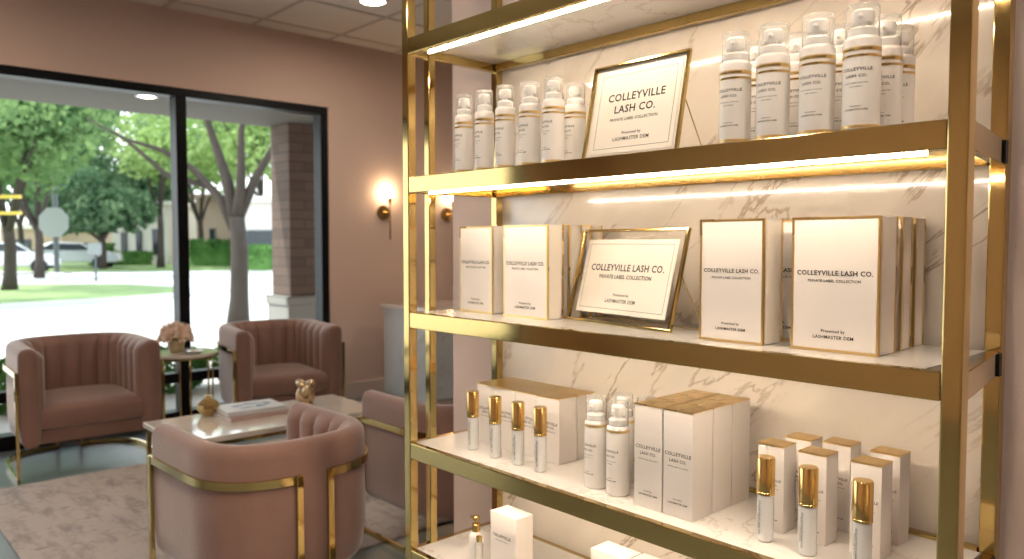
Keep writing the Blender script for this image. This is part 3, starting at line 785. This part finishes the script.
# sconces
def sconce(y, z, label, rod=(-.22, .10), globe=True):
    t = empty('wall_sconce', (XW, y, z)); tag(t, label, 'wall lamp')
    obj('backplate', MB().tube([(0.0005, 0, 0), (.014, 0, 0)], .058, 32), BRD, t, smooth='auto')
    obj('arm', MB().tube([(.014, 0, 0), (.055, .03, 0)], .007, 10), BRD, t)
    obj('rod', MB().tube([(.055, .035, rod[0]), (.055, .035, rod[1])], .006, 10), BRD, t)
    obj('cup', MB().lathe([(.008, rod[1]-.03), (.014, rod[1]-.02), (.014, rod[1]+.02), (.004, rod[1]+.022)], 16, (.055, .035, 0)), BRD, t, smooth='auto')
    if globe: obj('globe', MB().lathe([(0, 0)]+[(.036*math.sin(PI*i/12), .036-.036*math.cos(PI*i/12)) for i in range(1, 12)]+[(0, .072)], 20, (.055, .035, rod[1]+.022)), GLOBE, t, smooth=True, label='glowing round globe')
    return t
sconce(3.535, 1.50, 'brass wall sconce with glowing globe on the pink wall right of the window')
sconce(4.19, 1.50, 'second brass wall sconce with long rod, glimpsed between the brass shelf posts', rod=(-.62, .10))

# ================================================================== OUTSIDE
CAMT = lambda px, f: (f*(.678*((px-512)/772.)-.735), f*(.735*((px-512)/772.)+.678))   # scenery bearings from the room
GZ = -.10
struct(obj('ground', MB().box((-110, -60, GZ-.3), (XW-.22, 120, GZ-.02)), ASPH))
struct(obj('pavement', MB().box((-13.2, -14, GZ-.02), (XW-.22, 22, GZ)), CONC))
# soffit of the covered walk
struct(obj('soffit', MB().box((-7.95, -12, 2.5), (XW-.22, 16, 3.1)), SOFF))
downlight((-6.99, 2.21, 2.5), 'small bright recessed light in the soffit outside the window', DOWNX, None, .07)
t = empty('brick_column', (-7.71, 4.14, GZ)); tag(t, 'brown brick column on a pale stone base outside the right window pane', 'column')
obj('stone_base', MB().box((-.24, -.42, 0), (.24, .42, .78)).box((-.26, -.44, .70), (.26, .44, .79)), STONE, t, bevel=.006)
obj('brick_shaft', MB().box((-.21, -.38, .79), (.21, .38, 2.6)), BRICK, t, bevel=.004)
# low shrubs along the walk
def leafball(mb, c, rad, n, size, rr, squash=.8):
    for i in range(n):
        while True:
            v = Vector((rr.uniform(-1, 1), rr.uniform(-1, 1), rr.uniform(-1, 1)))
            if .15 < v.length < 1: break
        v = v.normalized()*(v.length**.5)
        p = Vector(c)+Vector((v.x*rad[0], v.y*rad[1], v.z*rad[2]))
        a = Vector((rr.gauss(0, 1), rr.gauss(0, 1), rr.gauss(0, 1))).normalized(); b = a.cross(Vector((rr.gauss(0, 1), rr.gauss(0, 1), rr.gauss(0, 1)))).normalized()
        s_ = size*rr.uniform(.6, 1.3); n0 = len(mb.v)
        for q in (a*s_, b*s_*.55, -a*s_, -b*s_*.55): mb.v.append(tuple(p+q))
        mb.f.append([n0, n0+1, n0+2, n0+3])
rr = random.Random(5)
for i, y in enumerate([1.2, 1.85, 2.5, 3.1]):
    mb = MB(); leafball(mb, (0, 0, .20), (.30, .27, .22), 1100, .035, rr)
    o = obj('low_shrub', mb, HEDG, None, (-7.25, y, GZ), norm=False)
    tag(o, ['low green shrub outside behind the left armchair', 'low green shrub outside seen under the side table, left half', 'low green shrub outside seen under the side table, right half', 'low green shrub outside behind the far armchair'][i], 'shrub', 'low shrubs along the walkway')
# grass island and far lawns
isl = MB().prism([(-18.9, -3), (-19.0, 3.0), (-19.6, 5.5), (-20.3, 7.2), (-22.5, 8.0), (-25.5, 7.4), (-27.5, 5.2), (-28.5, 1), (-28, -3)], GZ-.02, GZ+.07)
o = obj('grass_island', isl, GRASS); tag(o, 'green grass traffic island in front of the sign pole', 'lawn', None, 'structure')
kb = [(-18.8, -3), (-18.85, 3.0), (-19.45, 5.6), (-20.2, 7.35), (-22.5, 8.2), (-25.6, 7.6), (-27.7, 5.3), (-28.7, 1)]
o = obj('island_kerb', MB().tube([(a, b, GZ+.02) for a, b in kb], 0, flat=(.18, .14)), CONC); struct(o)
o = obj('far_lawn', MB().prism([(-41, 9), (-39, 14), (-36.5, 20), (-36, 60), (-100, 60), (-100, 0), (-60, 0), (-50, 5)], GZ-.02, GZ+.08), GRASS); struct(o)

def tree(x, y, h_tr, r_tr, crowns, nleaf, size, lm, label, forks=(), group='trees across the street'):
    t = empty('street_tree', (x, y, GZ)); tag(t, label, 'tree', group)
    tr = MB(); tr.tube([(0, 0, 0), (.03, .02, h_tr*.3), (.0, .05, h_tr*.7), (.03, 0, h_tr)], [r_tr*1.35, r_tr, r_tr*.92, r_tr*.85], 12)
    for (pts, r0) in forks: tr.tube(pts, [r0*(1-.75*i/(len(pts)-1)) for i in range(len(pts))], 8)
    obj('trunk', tr, BARK, t, smooth=True)
    rr = random.Random(hash((round(x, 1), round(y, 1))) & 0xffff); cr = MB()
    tot = sum(c[3]*c[4]*c[5] for c in crowns)
    for (cx, cy, cz, rx, ry, rz) in crowns: leafball(cr, (cx, cy, cz), (rx, ry, rz), int(nleaf*rx*ry*rz/tot), size, rr)
    obj('crown', cr, lm, t, norm=False)
    return t
# direction across the picture for a thing seen from the room: (.678,.735)
def ac(u, d, z): return (u*.678-d*.735, u*.735+d*.678, z)     # u to the right in view, d away
tx, ty = CAMT(236, 11.6)
fk = [([ac(0, 0, 1.50), ac(-.25, .1, 2.0), ac(-.65, .1, 2.45), ac(-1.15, .2, 2.75), ac(-1.8, .2, 2.95)], .085),
      ([ac(0, 0, 1.60), ac(-.12, 0, 2.3), ac(-.45, .2, 3.1), ac(-.7, .2, 4.2)], .11),
      ([ac(0, 0, 1.60), ac(.12, -.1, 2.2), ac(.1, 0, 3.0), ac(.35, .1, 4.4)], .10),
      ([ac(.05, 0, 1.75), ac(.32, 0, 2.35), ac(.62, .1, 2.9), ac(1.1, .1, 3.8)], .09),
      ([ac(-.4, .1, 2.2), ac(-1.0, .0, 2.35), ac(-1.6, -.1, 2.9), ac(-2.2, 0, 3.2)], .05)]
cw = []
for (u, d, z, r) in [(-1.7, .3, 3.6, .85), (-.9, -.3, 4.1, .8), (.1, .2, 3.9, .9), (.9, .2, 4.4, .9), (-2.7, .2, 3.5, .8), (-3.6, .4, 3.7, .8), (.4, .5, 3.3, .45), (-.9, .4, 3.1, .4), (-4.6, .5, 3.6, .9), (-2.2, .5, 2.9, .35), (-1.6, 0, 4.9, 1.3), (.5, 0, 5.2, 1.3), (-3.2, 0, 4.8, 1.2)]:
    p = ac(u, d, z); cw.append((p[0], p[1], p[2], r, r, r*.62))
tree(tx, ty, 1.75, .135, cw, 3700, .065, LEAF1, 'nearest street tree with forked trunk, seen through the right window pane', fk, 'trees outside the window')
def simple_tree(px, f, z0, z1, rw, lm, label, n=2600, size=.22, tr=.16):
    x, y = CAMT(px, f); r2 = random.Random(int(px*7+f)); cs = []; fks = []
    for i in range(9):
        a = r2.uniform(0, 2*PI); q = r2.uniform(.1, .75)*rw; zz = r2.uniform(z0+.25*(z1-z0), z0+.8*(z1-z0)); rr_ = rw*r2.uniform(.38, .55)
        cs.append((q*math.cos(a), q*math.sin(a), zz, rr_, rr_, min(rr_*.8, (z1-z0)*.33)))
        if i < 5: fks.append(([(0, 0, z0*.75), (q*.4*math.cos(a), q*.4*math.sin(a), (z0*.75+zz)/2), (q*math.cos(a), q*math.sin(a), zz)], tr*.6))
    return tree(x, y, z0*.85, tr, cs, n, size, lm, label, fks)
for a in [(8, 21, 2.1, 7.6, 2.7, LEAF1, 'mid green tree at the far left edge of the window', 4200, .13),
          (-60, 17, 1.9, 6.5, 2.4, LEAF1, 'tree just outside the left edge of the view', 1500, .14),
          (38, 30, 2.4, 9.5, 2.9, LEAF1, 'leafy tree standing behind the round sign on its pole', 4800, .17),
          (102, 38, 1.9, 4.9, 2.9, LEAF3, 'darker green tree between the sign pole and the far white building', 4200, .2),
          (20, 44, 3.0, 12.5, 5.5, LEAF3, 'tall dark tree rising behind the parked white car', 4500, .26),
          (160, 40, 3.6, 8.2, 2.9, LEAF2, 'bright lime green tree left of the window mullion', 2500, .18),
          (134, 50, 3.0, 7.2, 3.4, LEAF3, 'grey green tree in front of the far white building', 3000, .26),
          (200, 44, 3.2, 10, 3.4, LEAF2, 'pale lime tree just right of the window mullion', 2200, .2),
          (262, 42, 4.2, 10.5, 3.2, LEAF2, 'bright green tree beside the brick column', 2400, .2),
          (232, 56, 4.8, 13, 4.4, LEAF1, 'tree behind the tan building, beyond the forked trunk', 3200, .28),
          (70, 60, 2.6, 6.8, 5, LEAF1, 'broad tree far behind the sign pole', 3600, .34),
          (172, 66, 3.5, 11, 4.6, LEAF1, 'tall far tree above the white building roof', 3000, .36)]:
    simple_tree(*a[:7], n=a[7], size=a[8])
# far buildings, facing the room
def building(px0, px1, f, H, wm, wins, name, label, roofm=None, z0=0):
    x0, y0 = CAMT(px0, f); x1, y1 = CAMT(px1, f); L_ = math.dist((x0, y0), (x1, y1)); a = math.atan2(y1-y0, x1-x0)
    t = empty(name, (x0, y0, GZ), a); tag(t, label, 'building', 'buildings across the street')
    obj('wall', MB().box((0, 0, 0), (L_, 7, H)), wm, t)
    obj('roof', MB().box((-.3, -.35, H), (L_+.3, 7.3, H+.28)), roofm or wm, t, bevel=.03)
    for (u0, u1, za, zb) in wins:
        wn = obj('window', MB().box((u0*L_, -.08, za), (u1*L_, .05, zb)), METG, t)
        obj('pane', MB().box((u0*L_+.06, -.10, za+.06), (u1*L_-.06, -.081, zb-.06)), DWIN, wn)
    return t
building(112, 170, 47, 3.6, STUC, [(.16, .26, .5, 2.0), (.42, .52, .5, 2.1), (.70, .82, .6, 2.2)], 'office_building', 'pale cream single storey building with three dark windows, left of the mullion')
building(196, 242, 45, 3.9, STUCP, [(.3, .42, .9, 2.2)], 'office_building', 'tan stucco building behind the hedge and forked tree')
building(238, 300, 39, 3.4, STUC, [(.14, .56, .3, 2.0)], 'office_building', 'white building with a wide dark shopfront window beside the brick column')
building(0, 62, 52, 2.3, STUCP, [(.2, .5, .4, 1.6)], 'office_building', 'low brown building behind the parked cars at far left', roofm=STUC)
# hedges
def hedge(px0, px1, f, h, label):
    x0, y0 = CAMT(px0, f); x1, y1 = CAMT(px1, f); L_ = math.dist((x0, y0), (x1, y1)); a = math.atan2(y1-y0, x1-x0)
    mb = MB(); r2 = random.Random(int(px0)); mb.box((.1, -.35, 0), (L_-.1, .35, h*.9))
    for i in range(int(L_*260)):
        n0 = len(mb.v); p = Vector((r2.uniform(0, L_), r2.uniform(-.48, .45), h*(r2.random()**.6)));
        a_ = Vector((r2.gauss(0, 1), r2.gauss(0, 1), r2.gauss(0, 1))).normalized()*.1; b_ = a_.orthogonal()*.6
        for q in (a_, b_, -a_, -b_): mb.v.append(tuple(p+q))
        mb.f.append([n0, n0+1, n0+2, n0+3])
    o = obj('clipped_hedge', mb, HEDG, None, (x0, y0, GZ+.05), (0, 0, a), norm=False)
    return tag(o, label, 'hedge', 'clipped hedges by the buildings')
hedge(90, 112, 44, 1.3, 'clipped hedge left of the cream building'); hedge(190, 232, 43, 1.5, 'clipped hedge in front of the tan building'); hedge(246, 272, 37, 1.2, 'clipped hedge beside the white building and the brick column')
hedge(113, 150, 45, .8, 'low clipped hedge under the cream building windows')
# sign on pole
px_, py_ = CAMT(56, 24.5)
t = empty('street_sign', (px_, py_, GZ+.05)); tag(t, 'grey octagonal sign seen from behind on a tall pole on the grass island', 'street sign')
obj('pole', MB().lathe([(.08, 0), (.075, 5.4), (.05, 5.45)], 14), METG, t, smooth='auto')
obj('concrete_foot', MB().lathe([(.24, 0), (.24, .32), (.16, .36), (0, .36)], 16), CONC, t, smooth='auto')
an = math.atan2(-.678, .735)   # plate faces across the street
poly = [(.50*math.cos(PI/8+i*PI/4), 1.95+.50*math.sin(PI/8+i*PI/4)) for i in range(8)]
o = obj('octagon_plate', MB().prism(poly, -.12, -.09, 'y'), SIGNG, t, rot=(0, 0, math.radians(47)))
px_, py_ = CAMT(95, 27)
t = empty('small_post_sign', (px_, py_, GZ)); tag(t, 'small square sign on a short thin post beyond the grass island', 'street sign')
obj('post', MB().lathe([(.035, 0), (.035, 1.15)], 10), METG, t); obj('plate', MB().box((-.24, -.06, .95), (.24, -.04, 1.35)), SIGNG, t, rot=(0, 0, math.radians(47)))
# yellow bars
px_, py_ = CAMT(0, 17)
t = empty('yellow_rail_frame', (px_, py_, GZ)); tag(t, 'yellow two-bar overhead clearance frame among the trees at the left edge', 'barrier')
for zz in (1.97, 2.33): obj('bar', MB().box((-.9, -.04, zz), (.48, .04, zz+.07)), YEL, t, rot=(0, 0, math.radians(47)))
obj('post', MB().box((-.95, -.06, 0), (-.83, .06, 2.9)), METG, t, rot=(0, 0, math.radians(47)))
# cars
def car(px, f, rz, m, label):
    x, y = CAMT(px, f); t = empty('parked_car', (x, y, GZ), rz); tag(t, label, 'car', 'cars parked across the street')
    side = [(-2.15, .35), (2.15, .35), (2.2, .62), (2.0, .82), (1.1, .95), (.55, 1.36), (-.85, 1.42), (-1.6, 1.0), (-2.1, .92), (-2.2, .6)]
    obj('body', MB().prism(side, -.85, .85, 'y'), m, t, bevel=.09, bseg=3, smooth='auto')
    gl = [(1.0, .98), (.52, 1.30), (-.80, 1.35), (-1.45, 1.0)]
    obj('side_windows', MB().prism(gl, -.862, .862, 'y'), DWIN, t)
    obj('windscreen', MB().prism([(1.14, .97), (.60, 1.37), (.56, 1.34), (1.06, .95)], -.66, .66, 'y'), DWIN, t)
    for sx in (-1.35, 1.35):
        for sy in (-.78, .78): obj('wheel', MB().tube([(sx, sy-.1, .33), (sx, sy+.1, .33)], .33, 20), TYRE, t, smooth='auto')
    return t
car(4, 34, math.radians(75), CARW, 'white car parked at the left edge beyond the grass island')
car(74, 40, math.radians(62), CARB, 'silver car parked right of the sign pole')

# ================================================================== LIGHT, WORLD, CAMERA
wd = bpy.data.worlds.new('World'); scene.world = wd; wd.use_nodes = True
nt = wd.node_tree; bg = nt.nodes['Background']
tc = nt.nodes.new('ShaderNodeTexCoord'); sp = nt.nodes.new('ShaderNodeSeparateXYZ'); nt.links.new(tc.outputs['Generated'], sp.inputs[0])
rp = nt.nodes.new('ShaderNodeValToRGB'); nt.links.new(sp.outputs[2], rp.inputs[0])
rp.color_ramp.elements[0].position = 0; rp.color_ramp.elements[0].color = (.95, .97, 1, 1); rp.color_ramp.elements[1].position = .7; rp.color_ramp.elements[1].color = (.75, .86, 1, 1)
nt.links.new(rp.outputs[0], bg.inputs[0]); bg.inputs[1].default_value = 1.7
su = bpy.data.lights.new('sun', 'SUN'); su.energy = 3.0; su.angle = .03; su.color = (1, .95, .86)
so = bpy.data.objects.new('sun', su); COL.objects.link(so); so.rotation_euler = (math.radians(38), 0, math.radians(-20))
sd = Vector((.25, .55, -1)); so.rotation_euler = sd.to_track_quat('-Z', 'Y').to_euler()

cam = bpy.data.cameras.new('camera'); co = bpy.data.objects.new('camera', cam); COL.objects.link(co)
cam.sensor_width = 36; cam.lens = 772*36/1024; cam.clip_start = .02; cam.clip_end = 400
yaw = math.atan(838/772); pit = math.atan(36.5/772)
co.location = (0, 0, 1.25); co.rotation_euler = (PI/2-pit, 0, yaw)
cam.dof.use_dof = True; cam.dof.focus_distance = 1.5; cam.dof.aperture_fstop = 3.8
scene.camera = co
scene.view_settings.view_transform = 'Standard'; scene.view_settings.look = 'None'
scene.view_settings.gamma = 1; scene.view_settings.use_curve_mapping = False
scene.view_settings.exposure = 0.9
cy = scene.cycles
cy.use_denoising = True
try: cy.denoiser = 'OPENIMAGEDENOISE'
except Exception: pass
cy.max_bounces = 8; cy.diffuse_bounces = 4; cy.glossy_bounces = 4; cy.transparent_max_bounces = 16; cy.transmission_bounces = 6
cy.sample_clamp_indirect = 6; cy.caustics_reflective = False; cy.caustics_refractive = False
cy.use_light_tree = True
